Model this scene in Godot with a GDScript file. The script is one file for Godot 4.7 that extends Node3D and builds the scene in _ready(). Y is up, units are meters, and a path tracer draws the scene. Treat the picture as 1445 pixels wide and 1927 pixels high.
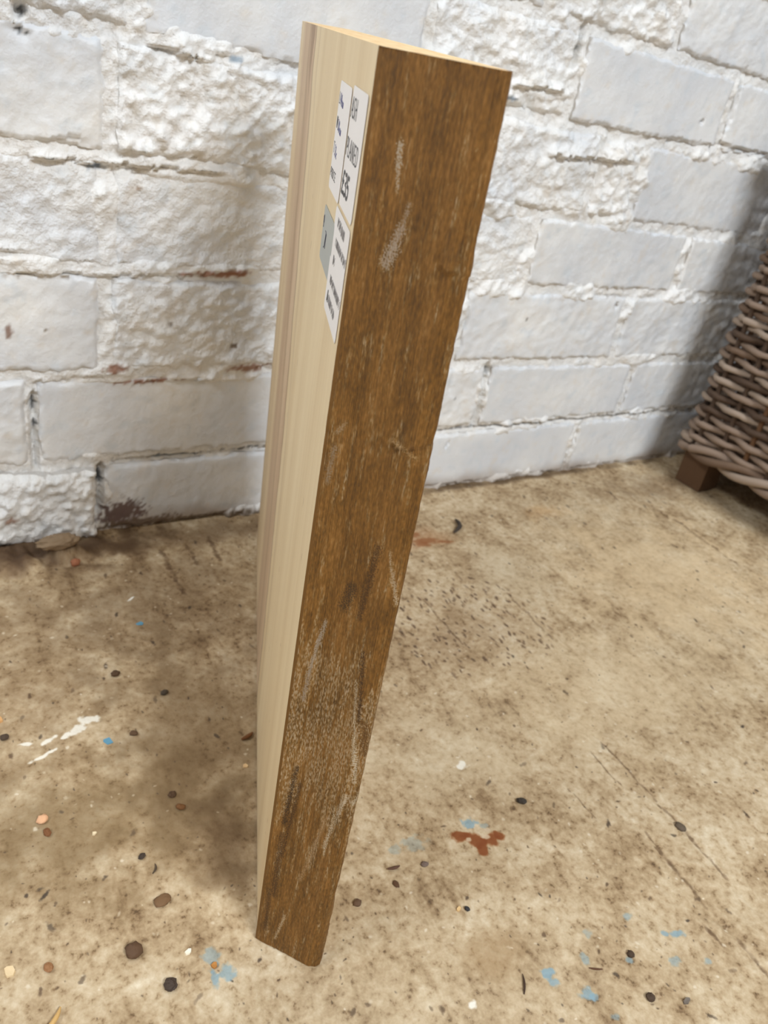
extends Node3D
# Upright planed board in front of a white painted brick wall, concrete floor, wicker basket at the right.
# World: x runs right along the wall, y up, z out of the wall; the wall face is z = 0, the floor y = 0, metres.

var rng := RandomNumberGenerator.new()
var n_lump := FastNoiseLite.new()
var n_fine := FastNoiseLite.new()
var n_wide := FastNoiseLite.new()
var n_tone := FastNoiseLite.new()
var M := {}

# ---------------------------------------------------------------- helpers
func noise_of(sd: int, octaves: int, gain := 0.5) -> FastNoiseLite:
	var n := FastNoiseLite.new()
	n.seed = sd
	n.noise_type = FastNoiseLite.TYPE_SIMPLEX_SMOOTH
	n.frequency = 1.0
	n.fractal_octaves = octaves
	n.fractal_gain = gain
	return n

func lin(r: float, g: float, b: float) -> Color:
	return Color(r, g, b)

func srgb(r: float, g: float, b: float) -> Color:
	return Color(r / 255.0, g / 255.0, b / 255.0)

func mat(called: String, c: Color, rough := 0.8) -> StandardMaterial3D:
	var m := StandardMaterial3D.new()
	m.resource_name = called
	m.albedo_color = c
	m.roughness = rough
	M[called] = m
	return m

func put(called: String, mesh: Mesh, material: Material, parent: Node = self) -> MeshInstance3D:
	var o := MeshInstance3D.new()
	o.name = called
	o.mesh = mesh
	if material:
		o.material_override = material
	o.cast_shadow = GeometryInstance3D.SHADOW_CASTING_SETTING_ON
	parent.add_child(o, true)
	return o

func tag(o: Node, label: String, category: String, group := "") -> void:
	o.set_meta("label", label)
	o.set_meta("category", category)
	if group:
		o.set_meta("group", group)

func structure(o: Node, label := "", category := "") -> void:
	o.set_meta("kind", "structure")
	if label:
		tag(o, label, category)

# a grid of points as a smooth surface; i runs first. wall: i = right, j = up seen from the front; else i = x, j = z seen from above
func sheet(nx: int, ny: int, P: PackedVector3Array, C: PackedColorArray, UV: PackedVector2Array, wall: bool) -> Array:
	var N := PackedVector3Array()
	N.resize(P.size())
	for j in ny:
		var jm := maxi(j - 1, 0) * nx
		var jp := mini(j + 1, ny - 1) * nx
		for i in nx:
			var du := P[j * nx + mini(i + 1, nx - 1)] - P[j * nx + maxi(i - 1, 0)]
			var dv := P[jp + i] - P[jm + i]
			N[j * nx + i] = (du.cross(dv) if wall else dv.cross(du)).normalized()
	var I := PackedInt32Array()
	I.resize((nx - 1) * (ny - 1) * 6)
	var k := 0
	for j in ny - 1:
		for i in nx - 1:
			var a := j * nx + i
			var b := a + 1
			var c := a + nx
			var d := c + 1
			if wall:
				I[k] = a; I[k + 1] = c; I[k + 2] = d; I[k + 3] = a; I[k + 4] = d; I[k + 5] = b
			else:
				I[k] = a; I[k + 1] = b; I[k + 2] = d; I[k + 3] = a; I[k + 4] = d; I[k + 5] = c
			k += 6
	var A := []
	A.resize(Mesh.ARRAY_MAX)
	A[Mesh.ARRAY_VERTEX] = P
	A[Mesh.ARRAY_NORMAL] = N
	if C.size():
		A[Mesh.ARRAY_COLOR] = C
	if UV.size():
		A[Mesh.ARRAY_TEX_UV] = UV
	A[Mesh.ARRAY_INDEX] = I
	return A

func mesh_of(arrays: Array) -> ArrayMesh:
	var m := ArrayMesh.new()
	m.add_surface_from_arrays(Mesh.PRIMITIVE_TRIANGLES, arrays)
	return m

func box(st: SurfaceTool, lo: Vector3, hi: Vector3) -> void:
	var b := BoxMesh.new()
	b.size = hi - lo
	st.append_from(b, 0, Transform3D(Basis(), (lo + hi) / 2.0))

func new_st() -> SurfaceTool:
	var st := SurfaceTool.new()
	st.begin(Mesh.PRIMITIVE_TRIANGLES)
	return st

func quad(st: SurfaceTool, a: Vector3, b: Vector3, c: Vector3, d: Vector3) -> void:   # clockwise from the front
	for p in [a, b, c, a, c, d]:
		st.add_vertex(p)

# a tube through points with a radius at each
func tube(st: SurfaceTool, pts: PackedVector3Array, radii: PackedFloat32Array, sides := 6, closed := false, flat := 1.0) -> void:
	var n := pts.size()
	var rings := []
	var side := Vector3.ZERO
	for i in n:
		var a := pts[(i - 1 + n) % n] if closed or i > 0 else pts[i]
		var b := pts[(i + 1) % n] if closed or i < n - 1 else pts[i]
		var t := (b - a).normalized()
		if i == 0:
			side = t.cross(Vector3.UP if absf(t.y) < 0.9 else Vector3.RIGHT).normalized()
		side = (side - t * side.dot(t)).normalized()
		var up := side.cross(t).normalized()
		var ring := []
		for k in sides:
			var w := TAU * k / sides
			ring.append([pts[i] + (side * cos(w) * flat + up * sin(w)) * radii[i], (side * cos(w) / flat + up * sin(w)).normalized()])
		rings.append(ring)
	var last := n if closed else n - 1
	for i in last:
		var r0: Array = rings[i]
		var r1: Array = rings[(i + 1) % n]
		for k in sides:
			var k2 := (k + 1) % sides
			for v in [r0[k], r0[k2], r1[k2], r0[k], r1[k2], r1[k]]:
				st.set_normal(v[1])
				st.add_vertex(v[0])
	if not closed:
		for e in [0, n - 1]:
			var ring: Array = rings[e]
			var out := (pts[0] - pts[1]).normalized() if e == 0 else (pts[n - 1] - pts[n - 2]).normalized()
			for k in range(1, sides - 1):
				var order := [ring[0], ring[k + 1], ring[k]] if e == 0 else [ring[0], ring[k], ring[k + 1]]
				for v in order:
					st.set_normal(out)
					st.add_vertex(v[0])

func bytes_of(sd: int, w: int, h: int, freq: float, octaves: int, to_w := 0, to_h := 0, gain := 0.5) -> PackedByteArray:
	var n := noise_of(sd, octaves, gain)
	n.frequency = freq
	var im := n.get_image(w, h, false, false, true)
	if to_w:
		im.resize(to_w, to_h, Image.INTERPOLATE_CUBIC)
	im.convert(Image.FORMAT_L8)
	return im.get_data()

func lut(stops: Array) -> PackedByteArray:   # [[0..255, r, g, b], ...] -> 256 * rgb
	var out := PackedByteArray()
	out.resize(768)
	for i in 256:
		var k := 0
		while k < stops.size() - 2 and i > stops[k + 1][0]:
			k += 1
		var a: Array = stops[k]
		var b: Array = stops[k + 1]
		var t := clampf((i - float(a[0])) / (float(b[0]) - float(a[0])), 0, 1)
		for c in 3:
			out[i * 3 + c] = int(lerpf(a[c + 1], b[c + 1], t))
	return out

# a soft ragged spot blended into an RGB8 byte picture
func spot(d: PackedByteArray, w: int, h: int, cx: float, cy: float, rx: float, ry: float, turn: float, c: Color, strength: float, rag: FastNoiseLite, rag_scale: float, rag_amount := 0.5, hard := 2.0) -> void:
	var r := maxf(rx, ry) * 1.6
	var ct := cos(turn)
	var sn := sin(turn)
	for y in range(maxi(0, int(cy - r)), mini(h, int(cy + r) + 1)):
		for x in range(maxi(0, int(cx - r)), mini(w, int(cx + r) + 1)):
			var dx := x - cx
			var dy := y - cy
			var u := (dx * ct + dy * sn) / rx
			var v := (-dx * sn + dy * ct) / ry
			var q := 1.0 - sqrt(u * u + v * v)
			if rag:
				q += rag.get_noise_2d(x * rag_scale, y * rag_scale) * rag_amount
			if q <= 0.0:
				continue
			var a := minf(q * hard, 1.0) * strength
			var at := (y * w + x) * 3
			d[at] = int(lerpf(d[at], c.r8, a))
			d[at + 1] = int(lerpf(d[at + 1], c.g8, a))
			d[at + 2] = int(lerpf(d[at + 2], c.b8, a))

func texture(d: PackedByteArray, w: int, h: int, grey := false) -> ImageTexture:
	return ImageTexture.create_from_image(Image.create_from_data(w, h, false, Image.FORMAT_L8 if grey else Image.FORMAT_RGB8, d))

func relief_texture(sd: int, freq: float, octaves: int) -> NoiseTexture2D:
	var t := NoiseTexture2D.new()
	t.width = 512
	t.height = 512
	t.seamless = true
	var n := noise_of(sd, octaves, 0.6)
	n.frequency = freq
	t.noise = n
	return t

# ---------------------------------------------------------------- scene
func _ready() -> void:
	rng.seed = 7
	n_lump = noise_of(11, 4, 0.5)
	n_fine = noise_of(12, 3, 0.55)
	n_wide = noise_of(13, 3)
	n_tone = noise_of(14, 4)
	# camera
	var cam := Camera3D.new()
	cam.name = "camera"
	cam.transform = Transform3D(Basis(Vector3(0.86474, 0.15956, 0.47620), Vector3(0.12646, 0.84846, -0.51393), Vector3(-0.48604, 0.50463, 0.71352)).orthonormalized(), Vector3(0, 0.425, 0.63268))
	cam.fov = 64.31
	cam.near = 0.05
	var lens := CameraAttributesPhysical.new()
	lens.frustum_focal_length = 19.089
	lens.exposure_aperture = 11.0
	lens.frustum_focus_distance = 0.36
	cam.attributes = lens
	add_child(cam)
	cam.current = true
	# light
	var env := Environment.new()
	env.background_mode = Environment.BG_COLOR
	env.background_color = Color(0, 0, 0)
	env.tonemap_mode = Environment.TONE_MAPPER_LINEAR
	env.tonemap_exposure = 0.97
	env.sdfgi_enabled = true
	env.ssao_enabled = true
	env.ssil_enabled = true
	var we := WorldEnvironment.new()
	we.name = "environment"
	we.environment = env
	add_child(we)
	lamp("ceiling_light", Vector3(0.45, 2.4, 2.3), 0.0, Vector2(1.1, 0.45), 9.7, Color(0.955, 0.98, 1.0), "long white light panel on the ceiling")
	lamp("added_side_light", Vector3(-1.4, 1.8, 0.42), PI / 2, Vector2(0.3, 0.6), 2.5, Color(0.955, 0.98, 1.0), "unseen white light panel added at the left to brighten the board")  # unseen panel, added to brighten the board's planed face

	materials()
	build_room()
	build_wall()
	build_floor()
	build_board()
	build_basket()
	build_debris()

func lamp(called: String, at: Vector3, turn: float, size: Vector2, energy: float, tint: Color, label: String) -> void:
	var o := Node3D.new()
	o.name = called
	add_child(o, true)
	o.position = at
	o.rotation.z = turn
	tag(o, label, "light")
	var st := new_st()
	box(st, Vector3(-size.x / 2 - 0.02, -0.05, -size.y / 2 - 0.02), Vector3(size.x / 2 + 0.02, 0.0, size.y / 2 + 0.02))
	put("housing", st.commit(), mat("lamp_housing", srgb(225, 225, 225), 0.5), o)
	st = new_st()
	box(st, Vector3(-size.x / 2, -0.056, -size.y / 2), Vector3(size.x / 2, -0.0502, size.y / 2))
	var m := mat("lamp_diffuser", srgb(235, 235, 235), 0.4)
	m.emission_enabled = true
	m.emission = tint
	m.emission_energy_multiplier = 1.0
	put("diffuser", st.commit(), m, o)
	var a := AreaLight3D.new()
	a.name = "lamp_glow"
	a.area_size = size
	a.area_normalize_energy = true
	a.light_energy = energy
	a.light_color = tint
	a.area_range = 8.0
	a.shadow_enabled = true
	a.rotation.x = -PI / 2
	a.position = Vector3(0, -0.06, 0)
	o.add_child(a)

func materials() -> void:
	var w := mat("white_masonry_paint", Color.WHITE, 0.62)
	w.vertex_color_use_as_albedo = true
	w.heightmap_enabled = true
	w.heightmap_texture = relief_texture(31, 0.035, 4)
	w.heightmap_scale = 0.10
	w.uv1_triplanar = true
	w.uv1_world_triplanar = true
	w.uv1_scale = Vector3.ONE * 14.0
	var soft := w.duplicate()
	soft.resource_name = "smooth_masonry_paint"
	soft.heightmap_scale = 0.022
	soft.roughness = 0.5
	M["smooth_masonry_paint"] = soft
	mat("room_paint", srgb(150, 148, 146), 0.8)

func build_room() -> void:
	var X0 := -1.4
	var X1 := 2.2
	var Z1 := 3.0
	var Y1 := 2.4
	for w in [["wall_left", Vector3(X0 - 0.12, 0, -0.15), Vector3(X0, Y1, Z1), "plain grey wall at the left end of the room"],
			["wall_right", Vector3(X1, 0, -0.15), Vector3(X1 + 0.12, Y1, Z1), "plain grey wall at the right end of the room"],
			["wall_front", Vector3(X0 - 0.12, 0, Z1), Vector3(X1 + 0.12, Y1, Z1 + 0.12), "plain grey wall facing the brick wall"],
			["ceiling", Vector3(X0 - 0.12, Y1, -0.15), Vector3(X1 + 0.12, Y1 + 0.12, Z1 + 0.12), "plain grey ceiling that carries the light panels"]]:
		var st := new_st()
		box(st, w[1], w[2])
		structure(put(w[0], st.commit(), M.room_paint), w[3], w[0].get_slice("_", 0))

# ---------------------------------------------------------------- the brick wall
const JOINT_L := [0.0, 0.0715, 0.1505, 0.233, 0.313, 0.3915, 0.472, 0.550, 0.628, 0.706]     # height of each bed joint at x = 0.21
const JOINT_R := [0.0, 0.0695, 0.1425, 0.222, 0.2935, 0.3735, 0.447, 0.520, 0.594, 0.668]    # and at x = 0.64
# per course: where the bricks meet, then roughness of each brick's face (0 smooth .. 1 lumpy), then how proud it stands in mm
const MEETS := [
	[-0.31, -0.09, 0.133, 0.36, 0.455, 0.682, 0.905, 1.13],
	[-0.36, -0.14, 0.083, 0.306, 0.528, 0.742, 0.96, 1.18],
	[-0.30, -0.085, 0.14, 0.365, 0.48, 0.70, 0.92, 1.14],
	[-0.32, -0.10, 0.142, 0.31, 0.545, 0.765, 0.99, 1.2],
	[-0.30, -0.08, 0.145, 0.375, 0.60, 0.662, 0.885, 1.1],
	[-0.27, -0.06, 0.162, 0.39, 0.548, 0.756, 0.98, 1.2],
	[-0.17, 0.05, 0.28, 0.50, 0.655, 0.93, 1.15],
	[-0.28, -0.06, 0.16, 0.39, 0.61, 0.83, 1.05],
	[-0.17, 0.05, 0.28, 0.50, 0.705, 0.93, 1.15],
]
const ROUGH := [
	[0.5, 0.9, 0.12, 0.3, 0.05, 0.08, 0.1],
	[0.3, 0.25, 0.1, 0.3, 0.1, 0.12, 0.1],
	[0.3, 0.2, 0.65, 0.6, 0.25, 0.3, 0.3],
	[0.4, 0.55, 0.5, 0.5, 0.12, 0.15, 0.2],
	[0.3, 0.22, 0.95, 0.7, 0.9, 0.15, 0.2],
	[0.5, 0.8, 0.08, 0.8, 0.06, 0.1, 0.2],
	[0.5, 0.3, 0.3, 0.8, 0.25, 0.15],
	[0.4, 0.4, 0.3, 0.3, 0.2, 0.3],
	[0.4, 0.4, 0.3, 0.3, 0.2, 0.3],
]
const PROUD := [
	[4, 9, 0, 1, 0, -0.5, 0],
	[1, 1, 0, 0, 0.5, 0, 0],
	[1, 1, 2, 1, 0.5, 0, 0],
	[0, -1, -1, -1, 0, 0, 0],
	[0, 0.5, 3, 2, 1, -1, -1],
	[1, 1, 0.5, 1, 1.5, 1, 0],
	[2, 1, 1, 2, 1, 1],
	[1, 1, 1, 1, 1, 1],
	[1, 1, 1, 1, 1, 1],
]
# ledges: x0, y0, x1, y1, mm standing out above the line, mm cut in below it
const LEDGES := [
	[89, 311, 232, 312, 2.5, 5], [136, 309, 168, 308, 0, 6], [171, 389, 206, 386, 4, 4], [206, 392, 231, 391, 1, 5], [255, 391, 282, 392, 1, 5],
	[535, 350, 643, 351, 6, 5], [758, 379, 845, 374, 1, 8], [690, 378, 756, 376, 1, 4], [445, 226, 490, 223, 1, 5], [648, 218, 742, 216, 1, 4],
	[478, 400, 533, 402, 4, 5], [83, 388, 93, 387, 0, 9], [66, 250, 86, 247, 1, 6], [141, 71, 300, 71, 0, 7], [112, 63, 141, 66, 2, 4],
	[440, 72, 900, 68, 0, 7], [163, -1, 262, 0, 0, 9], [83, 146, 142, 153, 2, 2], [67, 231, 226, 233, 3, 2], [98, 325, 130, 327, 1.5, 2],
	[160, 143, 230, 143, 0.5, 4], [250, 151, 300, 153, 1, 4],
]
# narrow open joints: x0, y0, x1, y1, half width, depth, in mm
const SLITS := [
	[134, 67, 131, 24, 2.2, 9], [84, 136, 83, 72, 2.0, 8], [527, 143, 529, 73, 2.2, 8], [545, 456, 542, 424, 2.6, 9], [683, 55, 680, 3, 1.2, 4],
	[740, 82, 743, 126, 1.3, 4], [90, 398, 90, 399, 3.2, 9], [530, 136, 530, 137, 2.6, 8], [688, 375, 688, 376, 1.8, 6], [629, 476, 629, 477, 1.3, 5],
	[722, 395, 722, 396, 1.3, 4], [497, 55, 496, 50, 1.2, 4], [684, 209, 684, 205, 1.3, 4], [484, 172, 483, 120, 1.5, 1.5], [760, 447, 764, 395, 1.4, 3],
]
# patches where the paint is gone, and near-black spots in joints and holes: x, y, rx, ry in mm, r, g, b in thousandths
const PATCHES := [
	[240, 236, 16, 3, 240, 90, 45], [203, 234, 10, 2, 280, 120, 60], [172, 144, 26, 2, 300, 120, 60], [146, 157, 9, 4, 300, 140, 80], [262, 153, 22, 4, 330, 170, 110], [228, 234, 26, 3, 300, 140, 80],
	[152, 17, 24, 15, 120, 62, 48], [168, 5, 46, 6, 170, 120, 85], [230, 2, 60, 4, 190, 145, 105], [165, 296, 2, 2, 260, 150, 60], [92, 398, 4, 3, 70, 70, 70], [90, 387, 5, 1.3, 25, 25, 25],
	[246, 173, 3, 3, 160, 110, 70], [96, 190, 2, 2, 200, 140, 90], [191, 193, 2, 3, 200, 160, 120], [300, 3, 46, 5, 190, 145, 105], [390, 2, 60, 4, 200, 155, 115], [200, 70, 30, 1.4, 60, 85, 110], [275, 71, 40, 1.2, 50, 55, 60], [84, 128, 2, 7, 50, 55, 60], [84, 110, 2, 4, 50, 55, 60],
	[133, 55, 3, 10, 40, 40, 42], [135, 309, 8, 2.5, 170, 220, 290], [232, 389, 5, 2, 260, 330, 400], [480, 391, 8, 2, 200, 260, 330], [650, 70, 200, 1.2, 60, 55, 50], [530, 136, 3, 3, 60, 60, 55], [70, 190, 3, 6, 260, 160, 120],
	[543, 440, 3, 10, 190, 180, 160], [10, 20, 5, 8, 180, 90, 70], [722, 395, 1.6, 2, 90, 100, 110], [561, 192, 2, 2, 120, 90, 60], [684, 207, 2, 3, 160, 120, 90], [492, 108, 1.5, 2, 200, 210, 220], [60, 30, 5, 3, 360, 220, 160],
]

func joint(k: int, x: float) -> float:
	return lerpf(JOINT_L[k], JOINT_R[k], clampf((x - 0.21) / 0.43, -0.6, 1.6))

# hand-placed relief, in metres: ledges, open joints and a few lumps. near = rows of LEDGES and SLITS that reach this height
func relief(x: float, y: float, near: Array) -> float:
	var h := 0.0
	for e in near:
		if e.size() == 6 and e[0] == 0:
			continue
		var s: Array = e[1]
		var x0: float = s[0] * 0.001
		var y0: float = s[1] * 0.001
		var x1: float = s[2] * 0.001
		var y1: float = s[3] * 0.001
		if e[0] == "ledge":
			if x < x0 - 0.004 or x > x1 + 0.004:
				continue
			var t := clampf((x - x0) / (x1 - x0), 0, 1)
			var fade := clampf(minf(x - x0 + 0.004, x1 - x + 0.004) / 0.010, 0, 1)
			var d := y - lerpf(y0, y1, t) + n_fine.get_noise_2d(x * 45.0, 3.7) * 0.0028
			var gap := 0.62 + 0.6 * n_fine.get_noise_2d(x * 22.0, 9.1)
			if d > 0.0:
				h += s[4] * 0.001 * exp(-d / 0.013) * fade
			elif d > -0.03:
				h -= s[5] * 0.001 * exp(d / 0.0035) * fade * gap
		else:
			var p := Vector2(x - x0, y - y0)
			var q := Vector2(x1 - x0, y1 - y0)
			var t2 := clampf(p.dot(q) / q.length_squared(), 0, 1)
			var away := (p - q * t2).length() + n_fine.get_noise_2d(x * 140.0, y * 140.0) * 0.0012
			var hw: float = s[4] * 0.001
			if away < hw * 1.7:
				h -= s[5] * 0.001 * (1.0 - smoothstep(hw * 0.5, hw * 1.7, away))
	return h

func reach(y: float) -> Array:
	var near := []
	for s in LEDGES:
		if y * 1000 > minf(s[1], s[3]) - 32 and y * 1000 < maxf(s[1], s[3]) + 45:
			near.append(["ledge", s])
	for s in SLITS:
		if y * 1000 > minf(s[1], s[3]) - 7 and y * 1000 < maxf(s[1], s[3]) + 7:
			near.append(["slit", s])
	return near

func patches_near(y: float) -> Array:
	return PATCHES.filter(func(p): return absf(y * 1000 - p[1]) < p[3] * 1.8 + 2)

func wall_color(x: float, y: float, rough: float, near: Array) -> Color:
	var t := n_tone.get_noise_2d(x * 9.0, y * 9.0)
	var u := n_tone.get_noise_2d(x * 40.0 + 50.0, y * 40.0)
	var warm := clampf(rough * 0.8 + 0.25 + t * 0.8, 0, 1)
	var c := lin(0.68, 0.70, 0.735).lerp(lin(0.84, 0.835, 0.82), warm)
	if u > 0.25:
		c = c.lerp(lin(0.60, 0.66, 0.72), minf((u - 0.25) * 1.6, 0.5) * (1.0 - 0.6 * rough))
	if u < -0.3:
		c = c.lerp(lin(0.70, 0.62, 0.52), minf((-0.3 - u) * 1.2, 0.4))
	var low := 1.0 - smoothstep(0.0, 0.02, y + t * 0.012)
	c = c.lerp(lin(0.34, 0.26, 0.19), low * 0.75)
	for p in near:
		var dx: float = (x * 1000 - p[0]) / p[2]
		var dy: float = (y * 1000 - p[1]) / p[3]
		var q := 1.0 - sqrt(dx * dx + dy * dy)
		if q > -0.8:
			q += n_fine.get_noise_2d(x * 160.0, y * 160.0) * 0.75
			if q > 0.0:
				c = c.lerp(lin(p[4] * 0.001, p[5] * 0.001, p[6] * 0.001), minf(q * 3.0, 1.0) * 0.92)
	c.a = 1.0
	return c

func lumps(x: float, y: float, rough: float) -> float:
	var a := n_lump.get_noise_2d(x * 22.0, y * 26.0)
	var b := n_fine.get_noise_2d(x * 75.0 + 7.0, y * 85.0)
	var h := a * 0.0058 * rough + b * 0.0024 * rough
	if rough > 0.3:   # broken crusts of paint and render
		h += (absf(n_fine.get_noise_2d(x * 38.0 + 90.0, y * 46.0)) - 0.2) * 0.011 * (rough - 0.3)
	return h + n_fine.get_noise_2d(x * 60.0, y * 22.0 + 31.0) * 0.0004

func build_wall() -> void:
	# mortar bed with its smears of paint and render, as one displaced surface
	var x0 := -0.22
	var x1 := 1.12
	var y1 := 0.66
	var cell := 0.002
	var nx := int((x1 - x0) / cell) + 1
	var ny := int((y1 + 0.012) / cell) + 1
	var P := PackedVector3Array()
	var C := PackedColorArray()
	P.resize(nx * ny)
	C.resize(nx * ny)
	for j in ny:
		var y := -0.012 + j * cell
		var near := reach(y)
		var spots := patches_near(y)
		for i in nx:
			var x := x0 + i * cell
			var c := 0
			while c < 8 and y > joint(c + 1, x):
				c += 1
			var line: Array = MEETS[c]
			var k := 0
			while k < line.size() - 2 and x > line[k + 1]:
				k += 1
			var into := minf(minf(y - joint(c, x), joint(c + 1, x) - y), minf(x - line[k], line[k + 1] - x)) - 0.005
			var r: float = ROUGH[c][k]
			var soft := maxf(r, 0.75 - 0.45 * smoothstep(-0.2, 0.5, n_wide.get_noise_2d(x * 6.0, y * 6.0)))
			var smear := smoothstep(-0.15, 0.45, n_wide.get_noise_2d(x * 11.0 + 20.0, y * 15.0))
			var m := -0.0030 + smear * 0.0044 + lumps(x, y, soft) * (0.75 + 0.45 * smear)
			var under := clampf((into - 0.002) / 0.012, 0, 1)
			m -= under * 0.009
			m += relief(x, y, near)
			P[j * nx + i] = Vector3(x, y, m)
			C[j * nx + i] = wall_color(x, y, 0.9, spots)
	var wall := ArrayMesh.new()
	wall.add_surface_from_arrays(Mesh.PRIMITIVE_TRIANGLES, sheet(nx, ny, P, C, PackedVector2Array(), true))
	var st := new_st()
	st.set_color(lin(0.74, 0.74, 0.73))
	for b in [[Vector3(-1.52, -0.1, -0.25), Vector3(2.32, 2.5, -0.03)], [Vector3(-1.4, 0, -0.05), Vector3(x0, 2.4, 0.0)], [Vector3(x1, 0, -0.05), Vector3(2.2, 2.4, 0.0)], [Vector3(x0, y1 - 0.001, -0.05), Vector3(x1, 2.4, 0.0)]]:
		box(st, b[0], b[1])
	st.commit(wall)
	var o := put("wall_back", wall, M.white_masonry_paint)
	structure(o, "rough white painted brick wall behind the upright board", "wall")
	# each brick a piece of its own
	for c in MEETS.size():
		var line: Array = MEETS[c]
		for k in line.size() - 1:
			put("brick", brick(c, k), M.white_masonry_paint if ROUGH[c][k] > 0.4 else M.smooth_masonry_paint, o)

func brick(c: int, k: int) -> ArrayMesh:
	var xa: float = MEETS[c][k] + 0.005
	var xb: float = MEETS[c][k + 1] - 0.005
	var rough: float = ROUGH[c][k]
	var proud: float = PROUD[c][k] * 0.001
	var seen := xb > 0.0 and xa < 0.95 and c < 7
	var cell := 0.002 if seen else 0.008
	var nx := maxi(3, int((xb - xa) / cell)) + 1
	var ny := maxi(3, int((JOINT_L[c + 1] - JOINT_L[c] - 0.01) / cell)) + 1
	var tilt_x := rng.randf_range(-0.008, 0.008)
	var tilt_y := rng.randf_range(-0.012, 0.012)
	var edge := 0.0022 + 0.004 * rough
	var P := PackedVector3Array()
	var C := PackedColorArray()
	P.resize(nx * ny)
	C.resize(nx * ny)
	var lowest := 0.0045 if c > 0 else 0.002
	for j in ny:
		var t := j / float(ny - 1)
		var ym := lerpf(joint(c, (xa + xb) / 2) + lowest, joint(c + 1, (xa + xb) / 2) - 0.0045, t)
		var near := reach(ym)
		var spots := patches_near(ym)
		for i in nx:
			var s := i / float(nx - 1)
			var x := lerpf(xa, xb, s)
			var y := lerpf(joint(c, x) + lowest, joint(c + 1, x) - 0.0045, t)
			var wob := n_fine.get_noise_2d(x * 30.0, y * 30.0 + c * 3.0) * 0.0022
			x += wob * (absf(s - 0.5) * 2.0)
			y += n_fine.get_noise_2d(x * 30.0 + 40.0, y * 30.0) * 0.0022 * (absf(t - 0.5) * 2.0)
			var d := minf(minf(s, 1 - s) * (xb - xa), minf(t, 1 - t) * (JOINT_L[1] - 0.01))
			d += n_fine.get_noise_2d(x * 70.0, y * 70.0) * 0.0022
			var e := clampf(1.0 - d / edge, 0, 1.4)
			var z := proud + tilt_x * (s - 0.5) * 0.2 + tilt_y * (t - 0.5) * 0.07 - edge * 1.1 * (1.0 - sqrt(maxf(0.0, 1.0 - minf(e, 1.0) * minf(e, 1.0)))) - maxf(e - 1.0, 0) * 0.004
			z += lumps(x, y, rough) + relief(x, y, near)
			P[j * nx + i] = Vector3(x, y, z)
			C[j * nx + i] = wall_color(x, y, rough * 0.85, spots)
	var A := sheet(nx, ny, P, C, PackedVector2Array(), true)
	var m := mesh_of(A)
	# sides and back, so that the brick is a solid
	var st := new_st()
	st.set_color(lin(0.6, 0.58, 0.55))
	var loop := []
	for i in nx: loop.append(P[i])
	for j in range(1, ny): loop.append(P[j * nx + nx - 1])
	for i in range(nx - 2, -1, -1): loop.append(P[(ny - 1) * nx + i])
	for j in range(ny - 2, 0, -1): loop.append(P[j * nx])
	var deep := -0.028
	for i in loop.size():
		var a: Vector3 = loop[i]
		var b: Vector3 = loop[(i + 1) % loop.size()]
		quad(st, a, b, Vector3(b.x, b.y, deep), Vector3(a.x, a.y, deep))
	quad(st, Vector3(xa, P[0].y, deep), Vector3(xb, P[nx - 1].y, deep), Vector3(xb, P[nx * ny - 1].y, deep), Vector3(xa, P[nx * (ny - 1)].y, deep))
	st.generate_normals()
	st.commit(m)
	return m

# ---------------------------------------------------------------- the concrete floor
const FX := -0.05
const FW := 0.95
const FZ := 0.66
const TW := 2048
const TH := 1424

func floor_height(x: float, z: float) -> float:
	var h := -0.0010 + n_wide.get_noise_2d(x * 9.0, z * 9.0) * 0.0009
	var ridge := n_fine.get_noise_2d(x * 34.0 + 60.0, z * 2.2)
	var mask := smoothstep(-0.25, 0.35, n_wide.get_noise_2d(x * 5.0 + 30.0, z * 4.0))
	h += ridge * 0.0011 * (0.25 + mask)
	h += n_fine.get_noise_2d(x * 120.0, z * 90.0) * 0.00035
	for g in [[0.414, 0.36, 0.50, 0.0016], [0.385, 0.45, 0.56, 0.0016], [0.733, 0.05, 0.14, 0.0014], [0.742, 0.12, 0.24, 0.0012], [0.365, 0.40, 0.47, 0.0008]]:
		if z > g[1] - 0.02 and z < g[2] + 0.02:
			var d := absf(x - g[0] + n_fine.get_noise_2d(z * 30.0, g[0]) * 0.0025)
			h -= g[3] * exp(-d * d / 0.0000050) * clampf(minf(z - g[1] + 0.02, g[2] - z + 0.02) / 0.02, 0, 1) * (0.6 + 0.8 * n_fine.get_noise_2d(z * 60.0, 5.0))
	if z < 0.09:   # crumbling mortar heaped at the foot of the wall
		var left := 1.0 - smoothstep(0.07, 0.16, x)
		h += (0.016 * left + 0.0012) * exp(-maxf(z, 0.0) / (0.012 + 0.014 * left)) * (0.7 + n_fine.get_noise_2d(x * 26.0, z * 30.0) * (0.8 + 0.7 * left))
		for b in [[0.098, 0.030, 0.017, 0.009, 0.010], [0.064, 0.036, 0.014, 0.008, 0.005], [0.03, 0.04, 0.02, 0.01, 0.006], [0.285, 0.014, 0.018, 0.010, 0.005], [0.345, 0.016, 0.02, 0.01, 0.004]]:
			var u := Vector2((x - b[0]) / b[2], (z - b[1]) / b[3]).length_squared()
			h += b[4] * exp(-u * u) * (1.0 + 0.5 * n_fine.get_noise_2d(x * 90.0, z * 90.0))
	if x > 0.105 and x < 0.30 and z > 0.045 and z < 0.44:   # kept low where the board stands
		h = minf(h, -0.0001)
	return h

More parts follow.
